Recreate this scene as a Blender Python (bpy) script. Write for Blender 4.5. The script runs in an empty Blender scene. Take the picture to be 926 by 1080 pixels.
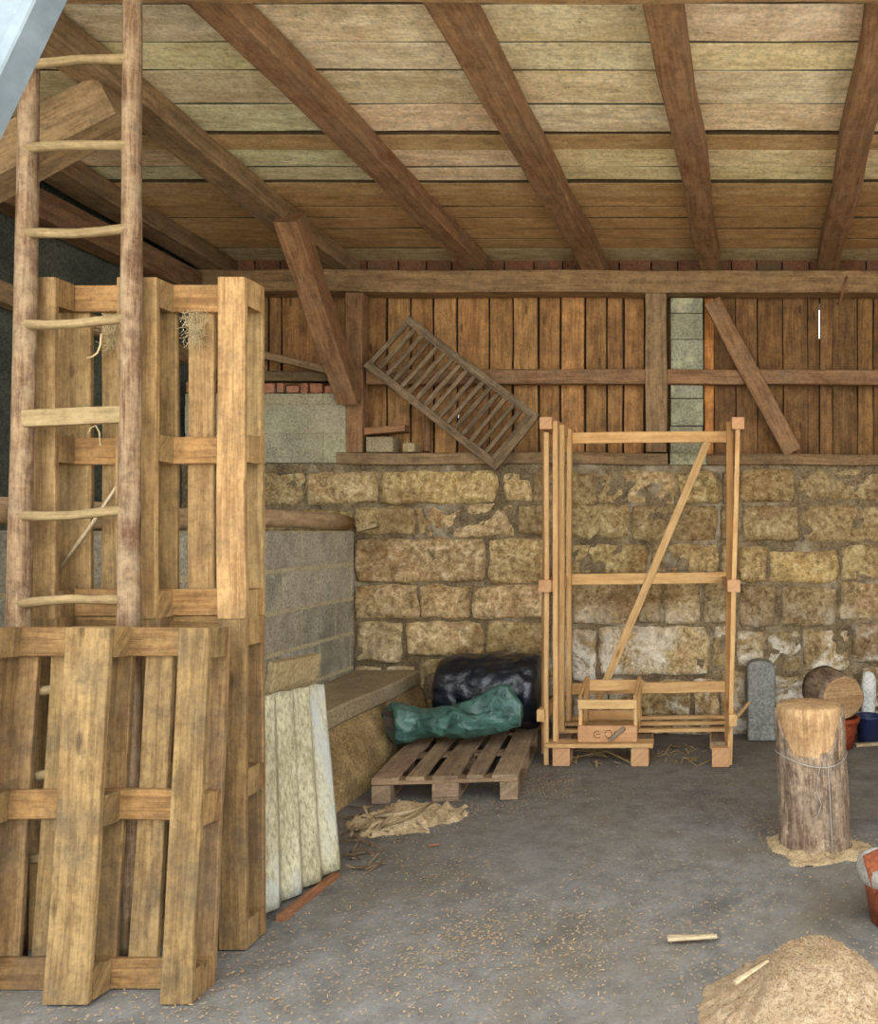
import bpy, bmesh, math, random
from mathutils import Vector, Matrix, noise
random.seed(7)
C = bpy.context.scene.collection
F, CX, CY, H = 900.0, 750.0, 560.0, 1.52
def P(px, py, Y):
    return Vector(((px-CX)*Y/F, Y, H-(py-CY)*Y/F))
def srgb(r, g, b):
    f = lambda c: (c/255/12.92) if c/255 <= .04045 else ((c/255+.055)/1.055)**2.4
    return (f(r), f(g), f(b))
def rt(a=.12, hue=.04):
    k = 1+random.uniform(-a, a)
    return (k*(1+random.uniform(-hue, hue)), k, k*(1+random.uniform(-hue, hue)))

# ------------------------------------------------------------------ materials
MUL = dict(pale_pallet_wood=.56, worn_pallet_wood=.57, dusty_grey_pallet_wood=.98, fresh_lath_wood=.84, end_grain_wood=.66, barked_pole_wood=.62, rung_wood=.66, old_brown_beam=.84, old_greyed_beam=.92, ceiling_board=1.1, cladding_board=1.12, sandstone=1.38, earthy_mortar=1.2, grey_concrete_block=1.0, lichened_fibre_cement=.66, sawdust=.56, dirty_sawdust=.8, dusty_concrete_floor=.52, dark_grey_plaster=.8, lime_streaked_block=1.0, old_red_brick=.8, terracotta=.38, grey_rim=.6, log_bark=.85, chopped_log_wood=.66, sandy_earth=1.12, dusty_concrete=.85, buff_board=.6, pale_split_wood=.55, pale_joint_mortar=1.15)
class NT:
    def __init__(s, name):
        s.name = name; s.m = bpy.data.materials.new(name); s.m.use_nodes = True
        s.t = s.m.node_tree; s.t.nodes.clear()
        s.out = s.n('ShaderNodeOutputMaterial'); s.b = s.n('ShaderNodeBsdfPrincipled')
        s.l(s.b.outputs[0], s.out.inputs[0])
    def n(s, ty, **kw):
        x = s.t.nodes.new(ty)
        for k, v in kw.items(): setattr(x, k, v)
        return x
    def l(s, a, b): s.t.links.new(a, b)
    def coords(s, kind, scale):
        tc = s.n('ShaderNodeTexCoord'); mp = s.n('ShaderNodeMapping')
        mp.inputs['Scale'].default_value = scale
        s.l(tc.outputs[kind], mp.inputs[0]); return mp.outputs[0]
    def noise(s, co, scale, detail=5, rough=.6, dist=0):
        x = s.n('ShaderNodeTexNoise'); x.inputs['Scale'].default_value = scale
        x.inputs['Detail'].default_value = detail; x.inputs['Roughness'].default_value = rough
        x.inputs['Distortion'].default_value = dist
        s.l(co, x.inputs['Vector']); return x.outputs['Fac']
    def voro(s, co, scale, feature='F1', out='Distance'):
        x = s.n('ShaderNodeTexVoronoi', feature=feature); x.inputs['Scale'].default_value = scale
        s.l(co, x.inputs['Vector']); return x.outputs[out]
    def ramp(s, fac, stops):
        x = s.n('ShaderNodeValToRGB'); e = x.color_ramp.elements
        while len(e) < len(stops): e.new(.5)
        for i, (p, c) in enumerate(stops):
            e[i].position = p
            e[i].color = (c, c, c, 1) if isinstance(c, (int, float)) else (*c, 1)
        s.l(fac, x.inputs[0]); return x.outputs[0]
    def mix(s, fac, a, b, mode='MIX'):
        x = s.n('ShaderNodeMix', data_type='RGBA', blend_type=mode)
        for i, v in ((0, fac), (6, a), (7, b)):
            if isinstance(v, (int, float)): x.inputs[i].default_value = v if i == 0 else (v, v, v, 1)
            elif isinstance(v, tuple): x.inputs[i].default_value = (*v, 1)
            else: s.l(v, x.inputs[i])
        return x.outputs[2]
    def attr(s):
        x = s.n('ShaderNodeAttribute'); x.attribute_name = 'tint'; return x.outputs['Color']
    def bump(s, h, strength, dist=.01):
        x = s.n('ShaderNodeBump'); x.inputs['Strength'].default_value = strength
        x.inputs['Distance'].default_value = dist
        s.l(h, x.inputs['Height']); s.l(x.outputs[0], s.b.inputs['Normal'])
    def done(s, col, rough=.85, spec=.25, metal=0):
        if isinstance(col, tuple): s.b.inputs['Base Color'].default_value = (*col, 1)
        else:
            k = MUL.get(s.name, 1)
            if k != 1: col = s.mix(1., col, (k, k, k), 'MULTIPLY')
            s.l(col, s.b.inputs['Base Color'])
        s.b.inputs['Roughness'].default_value = rough
        s.b.inputs['Specular IOR Level'].default_value = spec
        s.b.inputs['Metallic'].default_value = metal
        return s.m
def wood(name, dark, light, dirt=None, dirt_amt=.5, gu=1.6, gv=45, knots=True, bump=.35, dirt_scale=4, lichen=None, desat=.06, speck=.45):
    def ds(c):
        l = .3*c[0]+.6*c[1]+.1*c[2]; return tuple(x+(l-x)*desat for x in c)
    dark, light = ds(dark), ds(light); dirt = ds(dirt) if dirt else None
    t = NT(name)
    co = t.coords('UV', (gu, gv, 1)); g = t.noise(co, 1, 7, .68, .8)
    co2 = t.coords('UV', (6, 110, 1)); f = t.noise(co2, 1, 5, .7)
    co5 = t.coords('UV', (5, 14, 1)); h = t.noise(co5, 1, 6, .7)
    gg = t.mix(.4, t.mix(.4, g, f), h)
    col = t.ramp(gg, [(.36, tuple(x*.78 for x in dark)), (.45, dark), (.52, tuple((a+b)/2 for a, b in zip(dark, light))), (.62, light)])
    if knots:
        ck = t.coords('UV', (2.6, 9, 1)); d = t.voro(ck, 1)
        k = t.ramp(d, [(.06, .9), (.13, 0.)])
        col = t.mix(k, col, tuple(c*.45 for c in dark))
    if dirt:
        co3 = t.coords('Object', (1, 1, 1)); n3 = t.noise(co3, dirt_scale, 8, .72)
        fac = t.ramp(n3, [(.45, 0.), (.68, dirt_amt)])
        col = t.mix(fac, col, dirt)
    if lichen:
        co4 = t.coords('Object', (.6, 1.4, 1)); n4 = t.noise(co4, 13, 8, .85)
        col = t.mix(t.ramp(n4, [(.58, 0.), (.65, .75)]), col, lichen)
    cs = t.coords('Object', (1, 1, 1)); sp = t.noise(cs, 55, 9, .78); sm = t.noise(cs, 17, 6, .7)
    col = t.mix(1., col, t.ramp(sp, [(.36, 1-.62*speck), (.5, 1.), (.64, 1+.3*speck)]), 'MULTIPLY')
    col = t.mix(1., col, t.ramp(sm, [(.34, 1-.4*speck), (.5, 1.), (.68, 1+.18*speck)]), 'MULTIPLY')
    col = t.mix(1., col, t.attr(), 'MULTIPLY')
    t.bump(t.mix(.4, gg, sp), bump, .006)
    return t.done(col)
M = {}
M['pallet'] = wood('pale_pallet_wood', srgb(164,124,74), srgb(220,178,114), srgb(138,112,76), .62, dirt_scale=5, speck=0.4)
M['pallet_front'] = wood('worn_pallet_wood', srgb(148,112,66), srgb(204,164,104), srgb(116,98,74), .75, dirt_scale=4, speck=0.42)
M['pallet_grey'] = wood('dusty_grey_pallet_wood', srgb(128,104,80), srgb(168,142,112), srgb(104,90,76), .55)
M['rack'] = wood('fresh_lath_wood', srgb(206,158,98), srgb(236,192,130), srgb(170,126,80), .3, knots=True, bump=.2, speck=0.12)
M['rack_red'] = wood('end_grain_wood', srgb(220,160,108), srgb(242,190,138), None, bump=.2, speck=0.2)
M['ladder'] = wood('barked_pole_wood', srgb(114,80,54), srgb(188,154,114), srgb(190,164,128), .6, gu=3, gv=30, dirt_scale=9, speck=0.45)
M['rung'] = wood('rung_wood', srgb(150,124,82), srgb(194,166,116), srgb(130,108,76), .4, speck=0.3)
M['beam'] = wood('old_brown_beam', srgb(128,90,58), srgb(178,134,92), srgb(140,116,88), .6, gv=30, knots=False, dirt_scale=3)
M['beam_grey'] = wood('old_greyed_beam', srgb(128,100,68), srgb(176,142,100), srgb(116,98,74), .55, gv=30, knots=False, dirt_scale=3)
M['ceil'] = wood('ceiling_board', srgb(206,192,154), srgb(246,238,206), srgb(190,164,124), .6, gu=2.2, gv=12, dirt_scale=2.2, bump=.15, knots=False, lichen=srgb(120,98,66), speck=0.55)
M['clad'] = wood('cladding_board', srgb(138,96,54), srgb(194,144,86), srgb(100,74,46), .7, gv=32, dirt_scale=3.5, desat=.05)
M['clad_dark'] = wood('dark_board', srgb(52,38,26), srgb(72,54,36), None)
M['pole'] = wood('sun_bleached_pole', srgb(168,136,98), srgb(206,176,136), srgb(150,124,92), .5, gv=30, knots=False)
M['hay'] = wood('weathered_rack_wood', srgb(98,78,56), srgb(150,124,92), srgb(66,54,40), .5, knots=False)
M['logwood'] = wood('chopped_log_wood', srgb(182,138,90), srgb(232,192,138), srgb(150,114,74), .5, gu=3, gv=30, knots=False, speck=0.5)
M['chip'] = wood('pale_split_wood', srgb(216,184,136), srgb(240,216,176), None, bump=.2, knots=False)
M['darklath'] = wood('brown_lath_wood', srgb(120,76,46), srgb(156,104,68), srgb(90,66,48), .5)

def stone_mat():
    t = NT('sandstone'); co = t.coords('Object', (1, 1, 1))
    big = t.noise(co, 3.2, 6, .7); fine = t.noise(co, 26, 9, .8); mid = t.noise(co, 9, 6, .7, .8)
    c = t.ramp(mid, [(.30, srgb(112,92,62)), (.44, srgb(158,134,92)), (.58, srgb(184,160,114)), (.74, srgb(216,200,160))])
    c = t.mix(t.ramp(big, [(.5, 0.), (.72, .6)]), c, srgb(156,112,60))
    c = t.mix(t.ramp(fine, [(.38, .8), (.5, 0.)]), c, srgb(86,68,46)); c = t.mix(t.ramp(fine, [(.53, 0.), (.66, .6)]), c, srgb(232,220,188))
    c = t.mix(1., c, t.attr(), 'MULTIPLY')
    c = t.mix(t.ramp(t.noise(co, 1.5, 8, .72, .6), [(.50, 0.), (.64, .62)]), c, srgb(100,76,48))
    w = t.noise(co, 2.1, 7, .75, .5); geo = t.n('ShaderNodeNewGeometry'); sp = t.n('ShaderNodeSeparateXYZ')
    t.l(geo.outputs['Position'], sp.inputs[0])
    low = t.ramp(sp.outputs['Z'], [(.55, 1.), (1.0, 0.)])
    lime = t.mix(1., t.ramp(w, [(.46, 0.), (.56, .72)]), low, 'MULTIPLY')
    xm = t.n('ShaderNodeMath', operation='MULTIPLY_ADD'); t.l(sp.outputs['X'], xm.inputs[0]); xm.inputs[1].default_value = .5; xm.inputs[2].default_value = 1.
    lime = t.mix(1., lime, t.ramp(xm.outputs[0], [(.36, .15), (.52, 1.)]), 'MULTIPLY')
    spk = t.ramp(t.noise(co, 22, 6, .8), [(.38, 0.), (.48, 1.)])
    lime = t.mix(1., lime, spk, 'MULTIPLY')
    c = t.mix(lime, c, srgb(222,216,202))
    s = t.mix(.5, fine, mid); t.bump(s, .9, .03)
    return t.done(c, .95, .1)
M['stone'] = stone_mat()
def rough_mat(name, a, b, c3=None, sc=8, rough=.93, bump=.5, bd=.01, spec=.15, tint=True, fine=60, cs=(1, 1, 1)):
    t = NT(name); co = t.coords('Object', cs)
    n1 = t.noise(co, sc, 8, .7); n2 = t.noise(co, fine, 7, .75)
    c = t.ramp(n1, [(.35, a), (.65, b)])
    c = t.mix(t.ramp(n2, [(.38, .7), (.52, 0.)]), c, tuple(x*.5 for x in a)); c = t.mix(t.ramp(n2, [(.52, 0.), (.66, .5)]), c, tuple(min(1, x*1.25) for x in b))
    if c3: c = t.mix(t.ramp(t.noise(co, sc*.45, 6, .7, .4), [(.52, 0.), (.66, .8)]), c, c3)
    if tint: c = t.mix(1., c, t.attr(), 'MULTIPLY')
    t.bump(t.mix(.5, n1, n2), bump, bd)
    return t.done(c, rough, spec)
M['mortar'] = rough_mat('earthy_mortar', srgb(84,70,52), srgb(136,118,90), srgb(160,148,126), 7, bump=.8, bd=.02)
M['block'] = rough_mat('grey_concrete_block', srgb(146,140,124), srgb(186,178,158), srgb(118,116,104), 5)
M['joint'] = rough_mat('pale_joint_mortar', srgb(160,148,118), srgb(186,174,142), None, 9)
M['render'] = rough_mat('greenish_render', srgb(148,140,114), srgb(180,170,140), srgb(150,138,108), 6)
M['column'] = rough_mat('lime_streaked_block', srgb(128,126,106), srgb(172,168,142), srgb(206,200,158), 6)
M['brick'] = rough_mat('old_red_brick', srgb(166,104,78), srgb(196,134,104), srgb(150,128,104), 8)
M['plaster'] = rough_mat('dark_grey_plaster', srgb(70,74,66), srgb(108,110,96), srgb(60,60,52), 3)
M['concrete_cap'] = rough_mat('dusty_concrete', srgb(150,132,102), srgb(182,164,132), srgb(140,124,96), 5)
M['earth'] = rough_mat('sandy_earth', srgb(128,104,70), srgb(186,158,112), srgb(112,92,64), 5, bump=.9, bd=.03)
M['greystone'] = rough_mat('dark_grey_stone', srgb(112,112,106), srgb(146,146,138), None, 12)
M['whitestone'] = rough_mat('whitewashed_stone', srgb(206,206,200), srgb(234,234,228), srgb(150,146,136), 9)
M['terracotta'] = rough_mat('terracotta', srgb(176,94,60), srgb(206,122,82), None, 9, rough=.8)
M['terracotta_dark'] = rough_mat('dark_terracotta', srgb(120,52,30), srgb(156,72,44), None, 9, rough=.7)
M['greyrim'] = rough_mat('grey_rim', srgb(168,160,150), srgb(190,182,172), None, 9)
M['sawdust'] = rough_mat('sawdust', srgb(198,166,128), srgb(234,206,168), srgb(208,174,136), 26, bump=1., bd=.012, fine=170)
M['sawdust_dark'] = rough_mat('dirty_sawdust', srgb(196,168,128), srgb(230,204,162), srgb(156,132,100), 18, bump=1., bd=.02, fine=110)
M['straw'] = rough_mat('grey_straw', srgb(170,150,112), srgb(206,186,146), None, 9)
M['twine'] = rough_mat('pale_twine', srgb(190,166,124), srgb(216,194,150), None, 9)
M['sheet'] = rough_mat('lichened_fibre_cement', srgb(174,164,128), srgb(224,214,180), srgb(196,198,194), 5, bump=.4, fine=60, cs=(1.6, 1.6, .45))
M['slab'] = rough_mat('buff_board', srgb(192,166,118), srgb(220,196,150), None, 10)
M['bark'] = wood('log_bark', srgb(106,80,58), srgb(180,152,120), srgb(120,104,88), .5, gu=7, gv=38, knots=False, bump=1., dirt_scale=8, lichen=srgb(206,186,156), desat=.15, speck=0.7)
M['bluebucket'] = NT('dark_blue_plastic').done(srgb(40,48,84), .45, .4)
M['wire'] = NT('grey_wire').done(srgb(150,146,140), .5, .5)
M['mark'] = NT('stamped_mark').done(srgb(120,78,46), .9, .1)
def plastic(name, a, b, rough, sc, bs):
    t = NT(name); co = t.coords('Object', (1, 1, 1)); n = t.noise(co, sc, 6, .6, .4)
    t.bump(n, bs, .02); return t.done(t.ramp(n, [(.35, a), (.65, b)]), rough, .6)
M['black'] = plastic('black_film', srgb(10,14,20), srgb(24,32,42), .2, 11, .9)
M['tarp'] = plastic('green_tarpaulin', srgb(34,66,60), srgb(74,112,102), .34, 14, 1.)
M['tarp_in'] = plastic('tarp_inside', srgb(70,58,52), srgb(96,80,70), .7, 11, .4)
def steel():
    t = NT('galvanised_steel'); co = t.coords('Object', (1, 1, 1)); n = t.noise(co, 12, 5, .6)
    return t.done(t.ramp(n, [(.35, srgb(100,110,116)), (.65, srgb(122,132,138))]), .55, .4, .2)
M['steel'] = steel()
def floor_mat():
    t = NT('dusty_concrete_floor'); co = t.coords('Object', (1, 1, 1))
    n1 = t.noise(co, 1.3, 8, .68, .3); n2 = t.noise(co, 7, 8, .75); n3 = t.noise(co, 90, 3, .7)
    c = t.ramp(n2, [(.3, srgb(128,122,114)), (.5, srgb(154,149,142)), (.7, srgb(176,172,168))])
    c = t.mix(t.ramp(n1, [(.48, 0.), (.66, .65)]), c, srgb(146,130,106))
    c = t.mix(t.ramp(t.noise(co, 2.3, 7, .7, .5), [(.54, 0.), (.68, .75)]), c, srgb(112,110,108))
    c = t.mix(t.ramp(n3, [(.32, .5), (.46, 0.)]), c, srgb(104,98,90))
    v = t.n('ShaderNodeTexVoronoi', feature='F1'); v.inputs['Scale'].default_value = 34; v.inputs['Randomness'].default_value = 1
    t.l(co, v.inputs['Vector'])
    dens = t.ramp(t.noise(co, 1.9, 5, .6), [(.4, .12), (.62, .25)])
    lt = t.n('ShaderNodeMath', operation='LESS_THAN'); t.l(v.outputs['Distance'], lt.inputs[0]); t.l(dens, lt.inputs[1])
    c = t.mix(t.mix(.75, 0., lt.outputs[0]), c, srgb(206,184,144))
    def blot(x, y, r, soft, col, amt, c):
        mp = t.coords('Object', (1, 1, 0)); d = t.n('ShaderNodeVectorMath', operation='DISTANCE')
        d.inputs[1].default_value = (x, y, 0); t.l(mp, d.inputs[0])
        a = t.n('ShaderNodeMath', operation='MULTIPLY_ADD'); t.l(n2, a.inputs[0]); a.inputs[1].default_value = soft
        t.l(d.outputs['Value'], a.inputs[2])
        f = t.ramp(a.outputs[0], [(max(r-.12, 0), amt), (r+soft*.5, 0.)])
        return t.mix(f, c, col)
    c = blot(-.25, 3.0, .42, .5, srgb(92,94,94), .6, c)
    c = blot(-.05, 4.1, .35, .5, srgb(120,118,120), .5, c)
    c = blot(-1.5, 4.4, .55, .6, srgb(150,130,100), .6, c)
    t.bump(t.mix(.5, n2, n3), .5, .012)
    return t.done(c, .9, .2)
M['floor'] = floor_mat()
M['ground'] = rough_mat('pale_gravel_yard', srgb(176,168,150), srgb(206,198,180), None, 14, tint=False)

# ------------------------------------------------------------------ mesh builder
class MB:
    def __init__(s):
        s.bm = bmesh.new(); s.uv = s.bm.loops.layers.uv.new('UVMap')
        s.tc = s.bm.verts.layers.float_color.new('tint'); s.tint = (1, 1, 1)
    def v(s, co):
        x = s.bm.verts.new(co); x[s.tc] = (*s.tint, 1); return x
    def f(s, vs, uvs=None, smooth=False):
        try: fc = s.bm.faces.new(vs)
        except ValueError: return None
        fc.smooth = smooth
        if uvs:
            for l, u in zip(fc.loops, uvs): l[s.uv].uv = u
        return fc
    def loft(s, rings, closed=True, caps=(True, True), smooth=False, us=None):
        """rings: lists of points of equal length; UV u along the loft, v round it (metres)"""
        R = [[s.v(p) for p in r] for r in rings]; n = len(rings[0])
        ou, ov = random.uniform(0, 40), random.uniform(0, 40)
        per = [0]
        for k in range(n): per.append(per[-1]+(Vector(rings[0][(k+1) % n])-Vector(rings[0][k])).length)
        if us is None:
            us = [0]
            for i in range(1, len(rings)):
                us.append(us[-1]+(sum((Vector(p) for p in rings[i]), Vector())/n-sum((Vector(p) for p in rings[i-1]), Vector())/n).length)
        m = n if closed else n-1
        for i in range(len(R)-1):
            for k in range(m):
                k2 = (k+1) % n
                s.f([R[i][k], R[i][k2], R[i+1][k2], R[i+1][k]],
                    [(ou+us[i], ov+per[k]), (ou+us[i], ov+per[k+1]), (ou+us[i+1], ov+per[k+1]), (ou+us[i+1], ov+per[k])], smooth)
        for e, i in ((0, 0), (1, -1)):
            if caps[e] and closed:
                r = R[i] if e else R[i][::-1]; pts = rings[i] if e else rings[i][::-1]
                c = sum((Vector(p) for p in pts), Vector())/n
                d0 = (Vector(pts[0])-c).normalized(); nn = (Vector(pts[0])-c).cross(Vector(pts[n//3])-c).normalized(); d1 = nn.cross(d0)
                s.f(r, [(ou+us[i]+(Vector(p)-c).dot(d0)*.3, ov+(Vector(p)-c).dot(d1)) for p in pts])
        return R
    def beam(s, p0, p1, w, h, up=(0, 0, 1), n=None, wob=.002, ch=.003, tint=None, taper=1., skew=0, grime=None):
        """a plank or beam from p0 to p1; w sideways, h along up"""
        p0, p1, up = Vector(p0), Vector(p1), Vector(up)
        d = (p1-p0); L = d.length; d.normalize()
        sd = d.cross(up).normalized(); u2 = sd.cross(d).normalized()
        old = s.tint
        if tint: s.tint = tint
        if n is None: n = max(1, min(14, int(L/.22)))
        sx, sy, sz = [random.uniform(0, 99) for _ in range(3)]
        rings = []
        for i in range(n+1):
            t = i/n; c = p0+d*(L*t)
            k = 1+(taper-1)*t
            a, b = w/2*k, h/2*k
            if wob:
                c = c+sd*(noise.noise((sx, t*L*1.3, 0))*wob*2.2)+u2*(noise.noise((sy, t*L*1.3, 5))*wob*2.2)
                a *= 1+noise.noise((sz, t*L*2.5, 9))*wob/w*2.2
            prof = [(-a+ch, -b), (a-ch, -b), (a, -b+ch), (a, b-ch), (a-ch, b), (-a+ch, b), (-a, b-ch), (-a, -b+ch)]
            e = (skew*(.5 if i == n else -.5 if i == 0 else 0))
            rings.append([c+sd*x+u2*y+d*(e*x/w) for x, y in prof])
        R = s.loft(rings)
        if grime is not None:
            for r in R:
                for k in (2, 3, 6, 7): r[k][s.tc] = (*[c*grime for c in s.tint], 1)
        s.tint = old; return s
    def box(s, c, sz, rot=None, axis=None, **k):
        """box centred on c; the longest side (or axis) is its grain"""
        R = rot or Matrix.Identity(3); ax = axis if axis is not None else max(range(3), key=lambda i: sz[i])
        d = R @ Vector([1. if i == ax else 0 for i in range(3)])
        o = [i for i in range(3) if i != ax]; up = R @ Vector([1. if i == o[1] else 0 for i in range(3)])
        c = Vector(c)
        return s.beam(c-d*sz[ax]/2, c+d*sz[ax]/2, sz[o[0]], sz[o[1]], up, **k)
    def tube(s, pts, r, seg=8, smooth=True, caps=(True, True), rough=0, tint=None):
        old = s.tint
        if tint: s.tint = tint
        pts = [Vector(p) for p in pts]; rs = r if isinstance(r, (list, tuple)) else [r]*len(pts)
        ref = Vector((0, 0, 1)) if abs((pts[-1]-pts[0]).normalized().z) < .9 else Vector((1, 0, 0))
        rings = []; ph = random.uniform(0, 50)
        for i, p in enumerate(pts):
            d = (pts[min(i+1, len(pts)-1)]-pts[max(i-1, 0)]).normalized()
            a = d.cross(ref).normalized(); b = a.cross(d)
            rings.append([p+(a*math.cos(q)+b*math.sin(q))*rs[i]*(1+rough*noise.noise((math.cos(q)*1.5+ph, math.sin(q)*1.5, i*.6)))
                          for q in [-2*math.pi*k/seg for k in range(seg)]])
        s.loft(rings, caps=caps, smooth=smooth); s.tint = old; return s
    def build(s, name, mat, parent=None, thick=None):
        me = bpy.data.meshes.new(name)
        bmesh.ops.recalc_face_normals(s.bm, faces=s.bm.faces[:])
        o = bpy.data.objects.new(name, me); C.objects.link(o)
        if parent is not None:
            root = parent; mw = parent.matrix_basis.copy()
            while root.parent: root = root.parent; mw = root.matrix_basis @ mw
            s.bm.transform(mw.inverted()); o.parent = parent
        else:
            co = [v.co for v in s.bm.verts]
            c = Vector(((min(v.x for v in co)+max(v.x for v in co))/2, (min(v.y for v in co)+max(v.y for v in co))/2, min(v.z for v in co)))
            s.bm.transform(Matrix.Translation(-c)); o.location = c
        s.bm.to_mesh(me); s.bm.free(); me.materials.append(M[mat] if isinstance(mat, str) else mat)
        return o
def tag(o, label, cat, group=None, kind=None):
    o['label'] = label; o['category'] = cat
    if group: o['group'] = group
    if kind: o['kind'] = kind
    return o
def thing(name, label, cat, loc=(0, 0, 0), mat=None, group=None):
    o = bpy.data.objects.new(name, None); C.objects.link(o); o.empty_display_size = .1
    o.matrix_basis = mat if mat is not None else Matrix.Translation(Vector(loc))
    return tag(o, label, cat, group)
def struct(o): o['kind'] = 'structure'; return o
def shell(name, loc=(0, 0, 0)):
    o = bpy.data.objects.new(name, None); C.objects.link(o); o.location = loc; o.matrix_basis = Matrix.Translation(Vector(loc)); return struct(o)

# ------------------------------------------------------------------ room shell
YW = 6.4                       # face of the stone wall
XL, XR = -4.0, 2.7
def roofz(Y): return 3.62+.039*(6.3-Y)      # underside of the roof boards
def rafz(Y): return roofz(Y)-.13
# floor
mb = MB()
nx, ny = 60, 56; x0, x1, y0, y1 = XL-.1, XR+.1, .3, 6.75
g = [[mb.v((x0+(x1-x0)*i/nx, y0+(y1-y0)*j/ny, .006*noise.noise((i*.3, j*.3, 3)) - .006)) for i in range(nx+1)] for j in range(ny+1)]
for j in range(ny):
    for i in range(nx): mb.f([g[j][i], g[j][i+1], g[j+1][i+1], g[j+1][i]], smooth=True)
struct(mb.build('floor', 'floor'))
mb = MB(); vs = [mb.v(p) for p in ((-14, -14, -.03), (14, -14, -.03), (14, .32, -.03), (-14, .32, -.03))]; mb.f(vs)
struct(mb.build('ground', 'ground'))

# ceiling boards
rx = {'A': -2.82, 'B': -1.79, 'C': -.89, 'D': -.02, 'E': .88, 'F': 1.78, 'L': -3.72}
cream = [(1, .96, .90), (.95, .91, .85), (1.02, .96, .86), (.91, .86, .78), (1.0, .96, .9), (.96, .90, .82)]
ceil_root = shell('ceiling', (0, 3.5, 3.7))
mb = MB(); mbd = MB()
bounds = [1.7, 2.0, 2.28, 2.55, 2.82, 3.08, 3.33, 3.571, 3.836, 4.056, 4.353, 4.629, 4.807, 5.037, 5.213, 5.413, 5.6, 5.78, 5.97, 6.15, 6.34, 6.8]
bays = [XL-.1, -3.72, -2.82, -1.75, -.86, .01, .86, 1.76, XR+.1]
for i in range(len(bounds)-1):
    a, b = bounds[i], bounds[i+1]; cy = (a+b)/2
    batten = abs(a-4.629) < .01 or abs(a-5.213) < .01
    brown = cy > 5.2 and not batten
    d_ = 6.35-cy
    bays = [XL-.1, -3.76, -2.82, -1.784-.0696*d_, -.889-.058*d_, -.02-.058*d_, .877-.056*d_, 1.78, XR+.1]
    for k in range(len(bays)-1):
        z = roofz(cy)+.012-(.016 if batten else 0)+random.uniform(-.002, .003)
        if batten: t = tuple(x*1.0 for x in (.62, .46, .32))
        elif brown: t = tuple(x*kk for kk in [random.uniform(.92, 1.06)] for x in ((.62, .43, .28) if cy < 6.3 else (.7, .62, .5)))
        else: t = tuple(c*random.uniform(.93, 1.05) for c in cream[(i*5+k*2) % 6])
        if k <= 2 and not brown and not batten: t = tuple(c*.9 for c in t)
        mb.beam((bays[k], cy, z), (bays[k+1], cy, z), b-a-.011, .024, (0, .039, 1), n=4, wob=.0025, ch=.004, tint=t, grime=.12)
mb.build('ceiling_boards', 'ceil', ceil_root)
mbd.box((-.65, 4.95, 3.80), (7, 6.6, .04), rot=Matrix.Rotation(-math.atan(.039), 3, 'X'), wob=0, tint=(.8, .8, .8))  # unseen eave past the back wall, added to keep sun off the slits
mbd.build('roof_deck', 'clad_dark', ceil_root)

# rafters
RG = 'rafters under the ceiling boards'
def rafter(x_back, slope, w, label, mat='beam', tint=(1, 1, 1)):
    m = MB(); f = lambda Y: x_back+w/2-slope*(6.35-Y)
    m.beam((f(1.65), 1.65, rafz(1.65)+.064), (f(6.62), 6.62, rafz(6.62)+.064), w, .128, n=24, wob=.008, ch=.009, tint=tint)
    tag(m.build('roof_rafter', mat), label, 'rafter', RG)
rafter(-3.86, 0, .2, 'dark roof rafter at far left, over the plastered side wall', 'beam_grey', (.8, .8, .8))
rafter(-2.92, .004, .2, 'thick roof rafter crossing behind the ladder, propped by the slanting brace', 'beam_grey')
rafter(-1.864, .0696, .16, 'cracked roof rafter, its lower end above the slatted hay rack')
rafter(-.974, .058, .17, 'roof rafter running down between hay rack and firewood rack')
rafter(-.097, .058, .155, 'roof rafter meeting the wall plate just right of the block column')
rafter(.797, .056, .16, 'rightmost roof rafter, ending at the wall plate beside the iron hook', tint=(.95, .95, .95))
m = MB(); m.beam((-4, 3.2, 3.581), (2.7, 3.2, 3.589), .2, .05, n=20, wob=.005, tint=(1.05, 1, .9))
tag(m.build('roof_purlin', 'beam_grey'), 'flat purlin crossing under the rafters at the very top edge', 'beam')

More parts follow.
